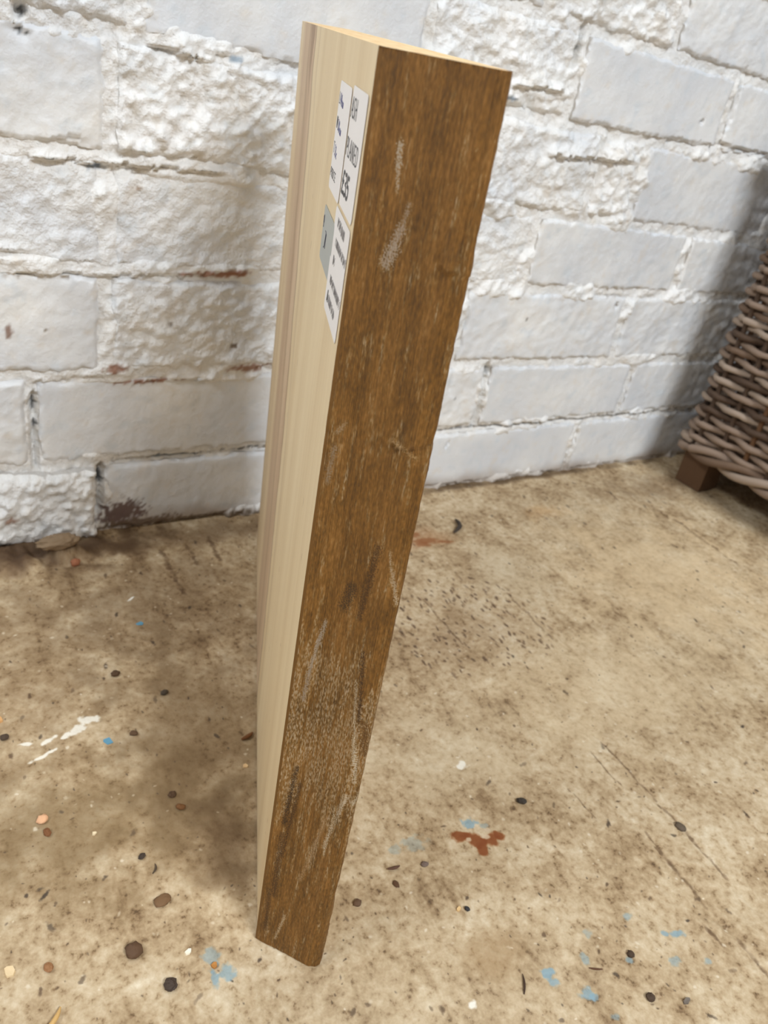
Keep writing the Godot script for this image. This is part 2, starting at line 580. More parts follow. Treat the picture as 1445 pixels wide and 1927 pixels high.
func build_floor() -> void:
	var cell := 0.0025
	var xa := -0.22
	var xb := 1.12
	var za := -0.02
	var nx := int((xb - xa) / cell) + 1
	var nz := int((FZ - za) / cell) + 1
	var P := PackedVector3Array()
	var UV := PackedVector2Array()
	P.resize(nx * nz)
	UV.resize(nx * nz)
	for j in nz:
		var z := za + j * cell
		for i in nx:
			var x := xa + i * cell
			P[j * nx + i] = Vector3(x, floor_height(x, z), z)
			var u := absf((x - FX) / FW)
			UV[j * nx + i] = Vector2(u if u < 1.0 else 2.0 - u, maxf(z, 0.001) / FZ)
	var fm := ArrayMesh.new()
	fm.add_surface_from_arrays(Mesh.PRIMITIVE_TRIANGLES, sheet(nx, nz, P, PackedColorArray(), UV, false))
	var zb := za + (nz - 1) * cell
	var xe := xa + (nx - 1) * cell
	for q in [[-1.52, -0.15, xa, 3.12], [xe, -0.15, 2.32, 3.12], [xa, zb, xe, 3.12]]:
		var A := []
		A.resize(Mesh.ARRAY_MAX)
		var v := PackedVector3Array([Vector3(q[0], -0.001, q[1]), Vector3(q[2], -0.001, q[1]), Vector3(q[2], -0.001, q[3]), Vector3(q[0], -0.001, q[3])])
		var uv := PackedVector2Array()
		for p in v:
			uv.append(Vector2((p.x - FX) / FW, p.z / FZ))
		A[Mesh.ARRAY_VERTEX] = v
		A[Mesh.ARRAY_NORMAL] = PackedVector3Array([Vector3.UP, Vector3.UP, Vector3.UP, Vector3.UP])
		A[Mesh.ARRAY_TEX_UV] = uv
		A[Mesh.ARRAY_INDEX] = PackedInt32Array([0, 1, 2, 0, 2, 3])
		fm.add_surface_from_arrays(Mesh.PRIMITIVE_TRIANGLES, A)
	var st := new_st()
	box(st, Vector3(-1.52, -0.2, -0.25), Vector3(2.32, -0.03, 3.12))
	st.commit(fm)
	var m := mat("worn_concrete", Color.WHITE, 0.78)
	var tex := floor_textures()
	m.albedo_texture = tex[0]
	m.heightmap_enabled = true
	m.heightmap_texture = tex[1]
	m.heightmap_scale = 0.07
	structure(put("floor", fm, m), "beige worn concrete floor with tamped ridges, specks and paint stains", "floor")

func floor_textures() -> Array:
	var big := bytes_of(41, 256, 178, 0.022, 3, TW, TH)
	var mid := bytes_of(42, 1024, 712, 0.020, 5, TW, TH, 0.6)
	var fine := bytes_of(43, TW, TH, 0.055, 5, 0, 0, 0.72)
	var ridge := bytes_of(44, TW, 300, 0.030, 4, TW, TH, 0.6)
	var pale := bytes_of(45, 1024, 712, 0.035, 4, TW, TH, 0.6)
	var L := lut([[0, 92, 70, 46], [50, 132, 106, 75], [90, 162, 137, 103], [128, 182, 158, 124], [170, 199, 178, 146], [215, 214, 197, 168], [255, 230, 217, 194]])
	var d := PackedByteArray()
	d.resize(TW * TH * 3)
	var hm := PackedByteArray()
	hm.resize(TW * TH)
	var at := 0
	for i in TW * TH:
		var r := ridge[i] - 128
		var f := fine[i]
		var v := 136 + ((big[i] - 128) * 3 >> 4) + ((mid[i] - 128) * 8 >> 4) + ((f - 128) * 8 >> 4)
		if r < -30:
			v += ((r + 30) * big[(i + 70000) % 2900000]) >> 8
		if f < 84:
			v -= (84 - f)
		if pale[i] > 160:
			v += (pale[i] - 160) >> 1
		v = clampi(v, 0, 255) * 3
		d[at] = L[v]
		d[at + 1] = L[v + 1]
		d[at + 2] = L[v + 2]
		at += 3
		hm[i] = clampi((f >> 1) + (mid[i] >> 2) + (v >> 3), 0, 255)
	# broad tones: trodden dirt at the left, darker along the wall, paler at the right and in front
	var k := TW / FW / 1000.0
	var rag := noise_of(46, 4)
	for b in [[50, 300, 110, 60, 116, 92, 58, 0.55], [110, 320, 50, 60, 110, 86, 54, 0.4], [0, 130, 150, 150, 110, 84, 54, 0.34], [150, 110, 110, 90, 105, 82, 56, 0.38], [140, 260, 70, 120, 112, 88, 58, 0.5], [40, 20, 150, 34, 84, 60, 38, 0.95], [210, 22, 120, 26, 100, 76, 50, 0.55], [400, 222, 60, 60, 120, 92, 64, 0.16],  # the spots close to the board also paint its shadow into the floor colour
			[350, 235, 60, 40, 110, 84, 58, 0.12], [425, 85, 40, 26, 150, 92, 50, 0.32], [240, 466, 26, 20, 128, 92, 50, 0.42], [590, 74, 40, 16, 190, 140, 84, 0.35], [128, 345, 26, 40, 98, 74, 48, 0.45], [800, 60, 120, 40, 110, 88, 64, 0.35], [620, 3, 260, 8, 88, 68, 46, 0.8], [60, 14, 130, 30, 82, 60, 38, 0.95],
			[640, 210, 160, 140, 226, 200, 160, 0.6], [480, 320, 190, 90, 222, 200, 164, 0.45], [180, 480, 170, 60, 216, 200, 172, 0.15], [300, 330, 70, 60, 205, 188, 158, 0.3], [234, 302, 22, 30, 222, 208, 180, 0.4], [480, 160, 60, 60, 196, 180, 152, 0.3]]:
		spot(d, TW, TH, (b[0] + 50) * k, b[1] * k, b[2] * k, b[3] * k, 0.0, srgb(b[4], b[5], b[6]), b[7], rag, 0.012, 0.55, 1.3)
	# grooves left by the tamping beam, full of dirt
	rng.seed = 77
	for g in [[414, 366, 445, 1.2], [413, 452, 462, 2.0], [412, 468, 486, 2.0], [385, 440, 452, 1.0], [384, 452, 474, 2.0], [383, 476, 496, 1.6], [372, 505, 520, 1.5], [384, 520, 545, 1.8], [703, 55, 75, 2.0], [736, 95, 125, 2.0], [743, 130, 225, 1.8], [398, 372, 402, 0.9], [360, 392, 416, 0.8], [455, 190, 245, 1.6], [372, 172, 236, 1.6], [330, 150, 210, 1.4], [222, 30, 70, 3], [200, 40, 66, 3], [176, 40, 110, 3]]:
		var z: float = g[1]
		while z < g[2]:
			spot(d, TW, TH, (g[0] + 50 + rag.get_noise_2d(z * 0.06, g[0]) * 2.5) * k, z * k, g[3] * k * rng.randf_range(0.5, 1.2), rng.randf_range(2.5, 5.0) * k, 0.0, srgb(86, 62, 40), rng.randf_range(0.15, 0.5), rag, 0.09, 0.5)
			z += rng.randf_range(2.0, 4.5)
	# pits and specks, longer along the tamped ridges
	for i in 4200:
		var x := rng.randf_range(0, TW)
		var z := rng.randf_range(0, TH)
		var pit := rng.randf()
		var dense := rag.get_noise_2d(x * 0.004, z * 0.004)
		if dense < -0.05 and pit < 0.5:
			continue
		var r := rng.randf_range(0.25, 0.8) if pit < 0.88 else rng.randf_range(0.9, 2.1)
		var dark := srgb(84, 62, 42).lerp(srgb(58, 48, 40), rng.randf())
		var turn := rng.randf_range(-0.4, 0.4) if z < 620 else rng.randf_range(-1.5, 1.5)
		spot(d, TW, TH, x, z, r * k * 0.8, r * k * rng.randf_range(1.0, 2.2), turn, dark, rng.randf_range(0.35, 0.85), rag, 0.12, 0.6)
		for y in range(maxi(0, int(z - r * k)), mini(TH, int(z + r * k))):
			for xx in range(maxi(0, int(x - r * k)), mini(TW, int(x + r * k))):
				hm[y * TW + xx] = maxi(hm[y * TW + xx] - 26, 0)
	for i in 170:   # worn pits crowd the middle right
		var a := rng.randf() * TAU
		var q := sqrt(rng.randf())
		spot(d, TW, TH, (395 + 50 + cos(a) * q * 75) * k, (215 + sin(a) * q * 70) * k, rng.randf_range(0.9, 2.0) * k, rng.randf_range(1.6, 4.4) * k, rng.randf_range(-0.3, 0.3), srgb(82, 60, 42), rng.randf_range(0.35, 0.8), rag, 0.1, 0.5)
	for i in 900:   # pale grains
		var x := rng.randf_range(0, TW)
		var z := rng.randf_range(0, TH)
		spot(d, TW, TH, x, z, rng.randf_range(0.5, 1.7) * k, rng.randf_range(0.5, 1.7) * k, rng.randf() * 3, srgb(232, 220, 198), rng.randf_range(0.3, 0.7), rag, 0.12, 0.6)
	# white paint smears
	for s in [[68, 226, 8, 4, -0.7], [77, 219, 8, 4, 0.1], [60, 229, 4, 2.2, -0.5], [50, 229, 6, 2.2, -0.4], [36, 228, 5, 1.5, 0.2], [42, 242, 7, 1.5, -0.35], [49, 239, 5, 1.5, -0.3], [214, 484, 3, 3, 0], [300, 345, 5, 4, 0]]:
		spot(d, TW, TH, (s[0] + 50) * k, s[1] * k, s[2] * k, s[3] * k, s[4], srgb(236, 230, 216), 0.95, rag, 0.06, 0.6, 3.0)
	# rust-brown stains
	for s in [[266, 393, 7, 5, 0.4], [274, 399, 9, 6, 0.5], [283, 403, 8, 5, 0.2], [290, 403, 4, 4, 0], [275, 407, 4, 5, 0.3]]:
		spot(d, TW, TH, (s[0] + 50) * k, s[1] * k, s[2] * k, s[3] * k, s[4], srgb(128, 66, 24), 0.9, rag, 0.05, 0.55, 3.0)
	for s in [[270, 397, 2.2, 1.8], [281, 400, 3.4, 1.8], [285, 396, 3, 1.5]]:
		spot(d, TW, TH, (s[0] + 50) * k, s[1] * k, s[2] * k, s[3] * k, 0.3, srgb(205, 184, 156), 0.85, rag, 0.1, 0.4, 3.0)
	for s in [[428, 90, 13, 7, 0.2], [418, 92, 10, 8, 0.4], [445, 97, 9, 3, 0.3], [420, 78, 8, 6, 0]]:
		spot(d, TW, TH, (s[0] + 50) * k, s[1] * k, s[2] * k, s[3] * k, s[4], srgb(140, 84, 44), 0.7, rag, 0.05, 0.5, 2.0)
	# pale blue paint
	for s in [[277, 387, 6, 4, 0.75], [285, 393, 3, 2, 0.4], [263, 487, 5, 4, 0.8], [262, 492, 4, 3, 0.7], [276, 505, 5, 4, 0.7], [279, 508, 3, 2, 0.6], [351, 500, 7, 2.5, 0.75], [345, 497, 3, 2, 0.7], [236, 387, 9, 6, 0.3], [222, 386, 4, 4, 0.3], [99, 406, 5, 7, 0.5], [97, 418, 2.5, 5, 0.7], [104, 417, 5, 5, 0.65], [330, 480, 4, 3, 0.5], [338, 512, 5, 3, 0.5], [312, 500, 3, 2, 0.6], [288, 490, 3, 4, 0.5], [300, 478, 3, 3, 0.35], [356, 520, 3, 2, 0.5], [282, 520, 3, 2, 0.5]]:
		spot(d, TW, TH, (s[0] + 50) * k, s[1] * k, s[2] * k, s[3] * k, 0.3, srgb(126, 158, 174), s[4], rag, 0.07, 0.7, 2.5)
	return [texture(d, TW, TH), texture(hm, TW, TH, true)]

# ---------------------------------------------------------------- the board
const BA := Vector3(0.12441, 0, 0.40663)     # near left foot, far left foot, and the same corners at the top
const BF := Vector3(0.26170, 0, 0.05160)
const TA := Vector3(0.13020, 0.4204, 0.39710)
const TF := Vector3(0.24700, 0.4204, 0.07650)

func face_point(a: float, b: float) -> Vector3:   # on the planed left face: a from near to far edge, b from foot to top
	return BA.lerp(BF, a).lerp(TA.lerp(TF, a), b)

func edge_line(b: float) -> Array:   # outline of the waney edge at height b, from the near left arris round to the right face
	var lo := [BA, Vector3(0.1305, 0, 0.4133), Vector3(0.1375, 0, 0.4222), Vector3(0.1437, 0, 0.4304), Vector3(0.1462, 0, 0.4322), Vector3(0.1488, 0, 0.4320), Vector3(0.1512, 0, 0.4298), Vector3(0.1541, 0, 0.4262)]
	var hi := [TA, Vector3(0.1355, 0, 0.4065), Vector3(0.1408, 0, 0.4170), Vector3(0.1462, 0, 0.4278), Vector3(0.1482, 0, 0.4312), Vector3(0.1500, 0, 0.4325), Vector3(0.1530, 0, 0.4290), Vector3(0.1560, 0, 0.4240)]
	var out := []
	var t := smoothstep(0.0, 0.35, b)
	for i in lo.size():
		var p: Vector3 = (lo[i] as Vector3).lerp(hi[i], t)
		if i == 0:
			p = BA.lerp(TA, b)
		p.y = 0.4204 * b
		out.append(p)
	return out

func along(line: Array, t: float) -> Vector3:
	var total := 0.0
	for i in line.size() - 1:
		total += line[i].distance_to(line[i + 1])
	var left := t * total
	for i in line.size() - 1:
		var l: float = line[i].distance_to(line[i + 1])
		if left <= l or i == line.size() - 2:
			return line[i].lerp(line[i + 1], left / l)
		left -= l
	return line[-1]

func build_board() -> void:
	var o := Node3D.new()
	o.name = "wooden_board"
	add_child(o, true)
	o.position = Vector3(0.2, 0, 0.23)
	tag(o, "pale planed wood board with brown waney edge and price stickers, standing upright on concrete", "board")
	var shift := -o.position
	var thick := Vector3(0.0290, 0, 0.0110)
	# planed faces, end grain, underside
	var planed := mat("planed_ash", Color.WHITE, 0.55)
	planed.albedo_texture = ash_texture()
	planed.heightmap_enabled = true
	planed.heightmap_texture = grain_relief()
	planed.heightmap_scale = 0.02
	var body := ArrayMesh.new()
	var na := 20
	var nb := 24
	for side in 2:
		var P := PackedVector3Array()
		var UV := PackedVector2Array()
		for j in nb + 1:
			for i in na + 1:
				var a := i / float(na)
				var b := j / float(nb)
				var p := face_point(a if side == 1 else 1.0 - a, b)
				if side == 1:
					var start: Vector3 = edge_line(b)[-1]
					p = start.lerp(BF.lerp(TF, b) + thick, a)
					p.y = 0.4204 * b
				P.append(p + shift)
				UV.append(Vector2(a if side == 1 else 1.0 - a, 1.0 - b))
		body.add_surface_from_arrays(Mesh.PRIMITIVE_TRIANGLES, sheet(na + 1, nb + 1, P, PackedColorArray(), UV, true))
		body.surface_set_material(side, planed)
	var endg := mat("sawn_end_grain", Color.WHITE, 0.85)
	endg.albedo_texture = end_texture()
	endg.heightmap_enabled = true
	endg.heightmap_texture = M.planed_ash.heightmap_texture
	endg.heightmap_scale = 0.06
	var st := new_st()
	st.set_smooth_group(-1)
	for b in [1.0, 0.0]:
		var ring := []
		for i in 13: ring.append(face_point(1.0 - i / 12.0, b))
		for i in range(1, 9): ring.append(along(edge_line(b), i / 8.0))
		for i in range(1, 13): ring.append(edge_line(b)[-1].lerp(BF.lerp(TF, b) + thick, i / 12.0) + Vector3(0, 0.0, 0))
		var mid := Vector3.ZERO
		for i in ring.size():
			ring[i].y = 0.4204 * b
			mid += ring[i] / ring.size()
		for i in ring.size():
			var tri := [mid, ring[(i + 1) % ring.size()], ring[i]] if b == 1.0 else [mid, ring[i], ring[(i + 1) % ring.size()]]
			for p in tri:
				st.set_uv(Vector2(p.x * 8.0, p.z * 8.0))
				st.add_vertex(p + shift)
	var p0 := face_point(1, 0)
	var p1 := face_point(1, 1)
	var back := [p0 + thick, p1 + thick, p1, p0]
	for i in [0, 1, 2, 0, 2, 3]:
		st.set_uv(Vector2(back[i].y * 8.0, back[i].z * 8.0))
		st.add_vertex(back[i] + shift)
	st.generate_normals()
	st.commit(body)
	body.surface_set_material(2, endg)
	put("board_body", body, null, o)
	build_waney(o, shift)
	build_stickers(o, shift)

func waney_bump(a: float, y: float) -> float:   # y in mm
	var h := n_fine.get_noise_2d(a * 14.0, y * 0.06) * 0.00022 + n_fine.get_noise_2d(a * 60.0, y * 0.5) * 0.00010
	var line := 298.0 + 14.0 * a * a + 5.0 * n_fine.get_noise_2d(a * 6.0, 2.0)
	var d := y - line
	h -= 0.0005 * exp(-d * d / 2.0) * (0.4 + 0.6 * smoothstep(0.5, 0.8, a))
	if a > 0.62 and a < 0.92:
		var l := y - (365.5 - (a - 0.62) * 4.0)
		if l > 0: h += 0.0006 * exp(-l / 6.0)
	if a > 0.5 and a < 0.72:
		var l2 := y - (303.5 + n_fine.get_noise_2d(a * 30.0, 1.0) * 3.0)
		if l2 > 0: h += 0.0009 * exp(-l2 / 2.5)
	return h

func build_waney(o: Node3D, shift: Vector3) -> void:
	var na := 56
	var nb := 420
	var P := PackedVector3Array()
	var UV := PackedVector2Array()
	for j in nb + 1:
		var b := j / float(nb)
		var line := edge_line(b)
		for i in na + 1:
			var a := i / float(na)
			var p := along(line, a)
			var q := along(line, minf(a + 0.02, 1.0)) - along(line, maxf(a - 0.02, 0.0))
			var out := Vector3(-q.z, 0, q.x).normalized()
			if out.z < 0 and a < 0.7: out = -out
			if a >= 0.7: out = Vector3(0.6, 0, 0.8)
			var y := b * 420.4
			p += out * (waney_bump(a, y) + 0.0006 * minf(1.0, a * 8.0))
			if a > 0.8:   # ragged right arris and a torn nick near the foot
				p.x += n_fine.get_noise_2d(y * 0.12, 8.0) * 0.0007 * (a - 0.8) * 5.0
				if y > 46 and y < 66:
					p -= Vector3(0.0013, 0, 0.0010) * (1.0 - absf(y - 57.0) / 10.0) * (a - 0.8) * 5.0
			P.append(p + shift)
			UV.append(Vector2(a, 1.0 - b))
	var m := mesh_of(sheet(na + 1, nb + 1, P, PackedColorArray(), UV, true))
	var st := new_st()   # its thin rim at top, foot and sides, turned into the wood
	var inward := Vector3(-0.0007, 0, -0.0012)
	var rim := []
	for i in na + 1: rim.append(P[i])
	for j in range(1, nb + 1): rim.append(P[j * (na + 1) + na])
	for i in range(na - 1, -1, -1): rim.append(P[nb * (na + 1) + i])
	for j in range(nb - 1, 0, -1): rim.append(P[j * (na + 1)])
	for i in rim.size():
		var a: Vector3 = rim[i]
		var b: Vector3 = rim[(i + 1) % rim.size()]
		for p in [a, b, b + inward, a, b + inward, a + inward]:
			st.set_uv(Vector2(0.5, 0.5))
			st.add_vertex(p)
	st.generate_normals()
	st.commit(m)
	var w := mat("brown_inner_bark", Color.WHITE, 0.72)
	w.albedo_texture = waney_texture()
	w.heightmap_enabled = true
	w.heightmap_texture = M.planed_ash.heightmap_texture
	w.heightmap_scale = 0.05
	w.uv1_scale = Vector3.ONE
	put("waney_edge", m, w, o).set_meta("label", "brown weathered waney edge with chalky grey streaks")

func waney_texture() -> ImageTexture:
	var w := 256
	var h := 2048
	var fibre := bytes_of(51, w, 230, 0.12, 4, w, h, 0.65)
	var blotch := bytes_of(52, 128, 256, 0.03, 4, w, h)
	var speck := bytes_of(53, w, 700, 0.16, 3, w, h, 0.6)
	var chalk := bytes_of(54, w, 260, 0.05, 5, w, h, 0.65)
	var flour := bytes_of(55, w, 640, 0.20, 3, w, h, 0.7)
	var L := lut([[0, 52, 33, 6], [70, 88, 58, 14], [128, 118, 79, 24], [180, 142, 99, 44], [255, 182, 142, 92]])
	var d := PackedByteArray()
	d.resize(w * h * 3)
	for y in h:
		var mm := (1.0 - y / float(h)) * 420.4
		var zone := 0.17      # how much chalky bloom this height carries
		zone += 0.30 * smoothstep(45, 70, mm) * (1.0 - smoothstep(205, 230, mm))
		zone += 0.50 * smoothstep(95, 135, mm) * (1.0 - smoothstep(185, 215, mm))
		zone += 0.14 * (1.0 - smoothstep(10, 50, mm)) + 0.10 * smoothstep(230, 300, mm) * (1.0 - smoothstep(330, 350, mm))
		for x in w:
			var i := y * w + x
			var v := 10 + (fibre[i] * 4 >> 4) + (blotch[i] * 5 >> 4) + (speck[i] * 6 >> 4)
			v = clampi(v, 0, 255) * 3
			var c := (chalk[i] / 255.0 - 0.70 + zone * 0.52) * 3.4
			var a := clampf(c, 0, 1) * clampf((flour[i] - 84) / 90.0, 0, 1) * 0.72
			if flour[i] > 196:
				a = maxf(a, (flour[i] - 196) / 90.0)
			var at := i * 3
			d[at] = int(lerpf(L[v], 190, a))
			d[at + 1] = int(lerpf(L[v + 1], 172, a))
			d[at + 2] = int(lerpf(L[v + 2], 150, a))
	var rag := noise_of(56, 4)
	var k := h / 420.4
	# streaks: a0, mm0, a1, mm1, half width mm, r, g, b, strength
	for s in [[0.21, 397, 0.22, 390, 0.8, 176, 160, 140, 0.9], [0.22, 390, 0.24, 384, 0.5, 168, 150, 130, 0.8], [0.34, 381, 0.31, 373, 0.7, 150, 128, 106, 0.8], [0.31, 374, 0.27, 367, 1.3, 158, 138, 118, 0.9], [0.28, 368, 0.23, 361, 1.7, 162, 143, 123, 0.95],
			[0.05, 299, 0.12, 304, 0.7, 150, 126, 98, 0.7], [0.06, 294, 0.04, 279, 1.0, 138, 116, 92, 0.85], [0.5, 305, 0.7, 302, 0.9, 178, 148, 108, 0.8], [0.92, 312, 0.97, 318, 1.4, 120, 88, 58, 0.7], [0.88, 302, 0.99, 308, 0.3, 50, 32, 16, 0.8], [0.05, 297, 0.6, 303, 0.35, 70, 46, 22, 0.6], [0.65, 304, 0.95, 313, 0.35, 60, 40, 20, 0.7],
			[0.66, 262, 0.72, 250, 0.5, 170, 148, 120, 0.7], [0.72, 250, 0.78, 240, 0.8, 178, 158, 132, 0.8], [0.20, 216, 0.15, 203, 0.9, 158, 142, 124, 0.9], [0.15, 203, 0.12, 187, 0.6, 150, 134, 116, 0.9], [0.12, 187, 0.10, 171, 0.8, 148, 130, 112, 0.85],
			[0.58, 196, 0.66, 168, 0.6, 184, 168, 146, 0.7], [0.66, 168, 0.74, 140, 0.8, 196, 182, 160, 0.8], [0.96, 176, 0.86, 142, 0.7, 196, 182, 160, 0.75], [0.86, 142, 0.76, 126, 0.8, 196, 182, 160, 0.8], [0.70, 130, 0.58, 90, 0.9, 184, 168, 146, 0.7], [0.62, 120, 0.60, 86, 0.5, 190, 174, 150, 0.7], [0.55, 110, 0.40, 60, 1.0, 168, 138, 104, 0.5], [0.30, 30, 0.22, 8, 0.7, 186, 164, 136, 0.8],
			[0.56, 262, 0.50, 226, 1.4, 66, 42, 14, 0.6], [0.40, 240, 0.34, 226, 2.0, 62, 44, 20, 0.6], [0.60, 212, 0.68, 176, 0.9, 52, 32, 12, 0.7], [0.14, 130, 0.10, 92, 1.1, 40, 24, 8, 0.75], [0.20, 120, 0.13, 70, 1.3, 58, 36, 12, 0.6], [0.10, 86, 0.12, 40, 1.6, 66, 42, 14, 0.65], [0.06, 44, 0.08, 12, 1.2, 62, 40, 14, 0.6], [0.95, 60, 0.97, 40, 0.8, 90, 56, 24, 0.5], [0.78, 158, 0.72, 176, 1.8, 92, 62, 26, 0.6]]:
		var n := int(absf(s[3] - s[1]) * 2.0) + 6
		for q in n:
			var t := q / float(n - 1)
			var a := lerpf(s[0], s[2], t) + rag.get_noise_2d(q * 0.25, s[1]) * 0.012
			spot(d, w, h, a * w, h - lerpf(s[1], s[3], t) * k, s[4] * w / 36.0, 5.0 + s[4] * 2.0, 0.0, srgb(s[5], s[6], s[7]), s[8] * (0.9 if s[8] >= 0.9 else 0.6 if s[5] > 110 else 0.36), rag, 0.22, 1.5, 0.9)
	return texture(d, w, h)

func ash_texture() -> ImageTexture:
	var w := 1024
	var h := 1024
	var grain := bytes_of(61, w, 10, 0.11, 4, w, h, 0.65)
	var soft := bytes_of(62, 128, 12, 0.06, 3, w, h)
	var pore := bytes_of(63, w, 220, 0.25, 2, w, h)
	var L := lut([[0, 188, 160, 120], [90, 214, 190, 150], [150, 224, 203, 165], [255, 236, 218, 184]])
	var Hh := lut([[0, 158, 128, 98], [90, 192, 163, 132], [150, 205, 178, 146], [255, 218, 194, 162]])
	var d := PackedByteArray()
	d.resize(w * h * 3)
	for y in h:
		var mm := (1.0 - y / float(h)) * 420.0
		var line := 180.0 + mm * 0.075 + maxf(mm - 200.0, 0) * 0.20 + n_wide.get_noise_2d(mm * 0.02, 4.0) * 6.0
		for x in w:
			var i := y * w + x
			var s := x / float(w) * 380.0
			var v := clampi(58 + (grain[i] * 3 >> 4) + (soft[i] * 6 >> 4), 0, 255)
			if pore[i] < 60: v = maxi(v - (60 - pore[i]), 0)
			var q := s - line
			var heart := clampf(q / 5.0 + 0.5, 0, 1) * (1.0 - 0.75 * clampf((q - 88.0) / 20.0, 0, 1))
			var dark := 0.40 * exp(-q * q / 12.0) + 0.22 * exp(-(q - 42.0) * (q - 42.0) / 60.0) + 0.12 * exp(-(q + 26.0) * (q + 26.0) / 10.0)
			if mm > 385 and absf(q - 22.0) < 14.0 * (mm - 385) / 35.0:
				dark += 0.35
			for c in 3:
				d[i * 3 + c] = int(lerpf(lerpf(L[v * 3 + c], Hh[v * 3 + c], heart), [112, 84, 58][c], dark))
	var rag := noise_of(64, 3)
	rng.seed = 5
	for i in 46:
		spot(d, w, h, rng.randf() * w, rng.randf() * h, rng.randf_range(0.8, 1.6), rng.randf_range(2, 9), 0.0, srgb(112, 84, 56), 0.6, null, 0.0)
	return texture(d, w, h)

func grain_relief() -> ImageTexture:
	var im := noise_of(66, 3, 0.6)
	im.frequency = 0.2
	var t := im.get_image(512, 24, false, false, true)
	t.resize(512, 512, Image.INTERPOLATE_CUBIC)
	return ImageTexture.create_from_image(t)

func end_texture() -> ImageTexture:
	var w := 256
	var a := bytes_of(67, w, w, 0.05, 4)
	var b := bytes_of(68, w, 60, 0.2, 3, w, w)
	var L := lut([[0, 184, 142, 96], [100, 224, 188, 138], [170, 238, 212, 168], [255, 248, 234, 204]])
	var d := PackedByteArray()
	d.resize(w * w * 3)
	for i in w * w:
		var v := ((a[i] + b[i]) >> 1) * 3
		d[i * 3] = L[v]
		d[i * 3 + 1] = L[v + 1]
		d[i * 3 + 2] = L[v + 2]
	return texture(d, w, w)

# ---------------------------------------------------------------- stickers on the planed face
func sticker_shape(w: float, h: float, r: float, t: float) -> ArrayMesh:
	var st := new_st()
	var ring := []
	for c in 4:
		var at := Vector2((w / 2 - r) * [1, -1, -1, 1][c], (h / 2 - r) * [1, 1, -1, -1][c])
		for k in 6:
			var q := (c + k / 5.0) * PI / 2
			ring.append(at + Vector2(cos(q), sin(q)) * r)
	st.set_smooth_group(-1)
	for i in ring.size():
		var a: Vector2 = ring[i]
		var b: Vector2 = ring[(i + 1) % ring.size()]
		for p in [Vector3(0, 0, t), Vector3(b.x, b.y, t), Vector3(a.x, a.y, t)]:
			st.add_vertex(p)
		quad(st, Vector3(a.x, a.y, t), Vector3(b.x, b.y, t), Vector3(b.x, b.y, 0), Vector3(a.x, a.y, 0))
		for p in [Vector3(0, 0, 0), Vector3(a.x, a.y, 0), Vector3(b.x, b.y, 0)]:
			st.add_vertex(p)
	st.generate_normals()
	return st.commit()

func sticker(called: String, o: Node3D, shift: Vector3, s0: float, s1: float, y0: float, y1: float, m: Material, label: String) -> MeshInstance3D:
	var a := (s0 + s1) / 2 / 381.0
	var b := (y0 + y1) / 2 / 420.4
	var right := (face_point(a - 0.05, b) - face_point(a + 0.05, b)).normalized()
	var up := (face_point(a, b + 0.05) - face_point(a, b - 0.05)).normalized()
	var out := right.cross(up).normalized()
	up = out.cross(right)
	var n := put(called, sticker_shape((s1 - s0) / 1000, (y1 - y0) / 1000, 0.0022, 0.00012), m, o)
	n.transform = Transform3D(Basis(right, up, out), face_point(a, b) + out * 0.0002 + shift)
	n.set_meta("label", label)
	return n

# printed or written marks lie just over the paper; x, y in mm from the middle of the sticker
func print_text(on: Node3D, text: String, x: float, y: float, height: float, width: float, m: Material, bold := false) -> void:
	var f := SystemFont.new()
	f.font_names = PackedStringArray(["Droid Sans"])
	f.font_weight = 700 if bold else 400
	var t := TextMesh.new()
	t.text = text
	t.font = f
	t.font_size = 32
	t.depth = 0.06
	t.pixel_size = 0.001
	var box_now := t.get_aabb()
	var o := put("lettering", t, m, on)
	var sx := width / 1000.0 / maxf(box_now.size.x, 0.001)
	var sy := height / 1000.0 / maxf(box_now.size.y, 0.001)
	o.scale = Vector3(sx, sy, 0.001)
	o.position = Vector3(x / 1000 - box_now.position.x * sx, y / 1000 - box_now.position.y * sy, 0.00017)

func pen(on: Node3D, called: String, strokes: Array, width: float, m: Material) -> void:
	var st := new_st()
	for s in strokes:
		var pts := PackedVector3Array()
		var radii := PackedFloat32Array()
		for p in s:
			pts.append(Vector3(p[0] / 1000.0, p[1] / 1000.0, 0.00013))
			radii.append(width / 2000.0)
		tube(st, pts, radii, 4)
	var o := put(called, st.commit(), m, on)
	o.scale = Vector3(1, 1, 1)

func moved(strokes: Array, x: float, y: float, k := 1.0) -> Array:
	return strokes.map(func(s): return s.map(func(p): return [x + p[0] * k, y + p[1] * k]))

const FOUR := [[[1.4, 0], [1.4, 4]], [[1.0, 4], [0, 1.3], [2.0, 1.3]]]
const THREE := [[[0.1, 3.6], [1, 4], [1.7, 3.2], [0.8, 2.2], [1.8, 1.2], [1, 0], [0, 0.5]]]
const EIGHT := [[[0.9, 2.1], [0.1, 3.1], [0.9, 4], [1.7, 3.1], [0.9, 2.1], [0, 1], [0.9, 0], [1.8, 1], [0.9, 2.1]]]
const CURL_C := [[[1.4, 1.8], [0.6, 2.2], [0, 1.1], [0.6, 0], [1.5, 0.4]]]
const CURL_M := [[[0, 0], [0.1, 2.0], [0.9, 1.9], [1.0, 0], [1.1, 1.9], [1.9, 1.9], [2.0, 0]]]

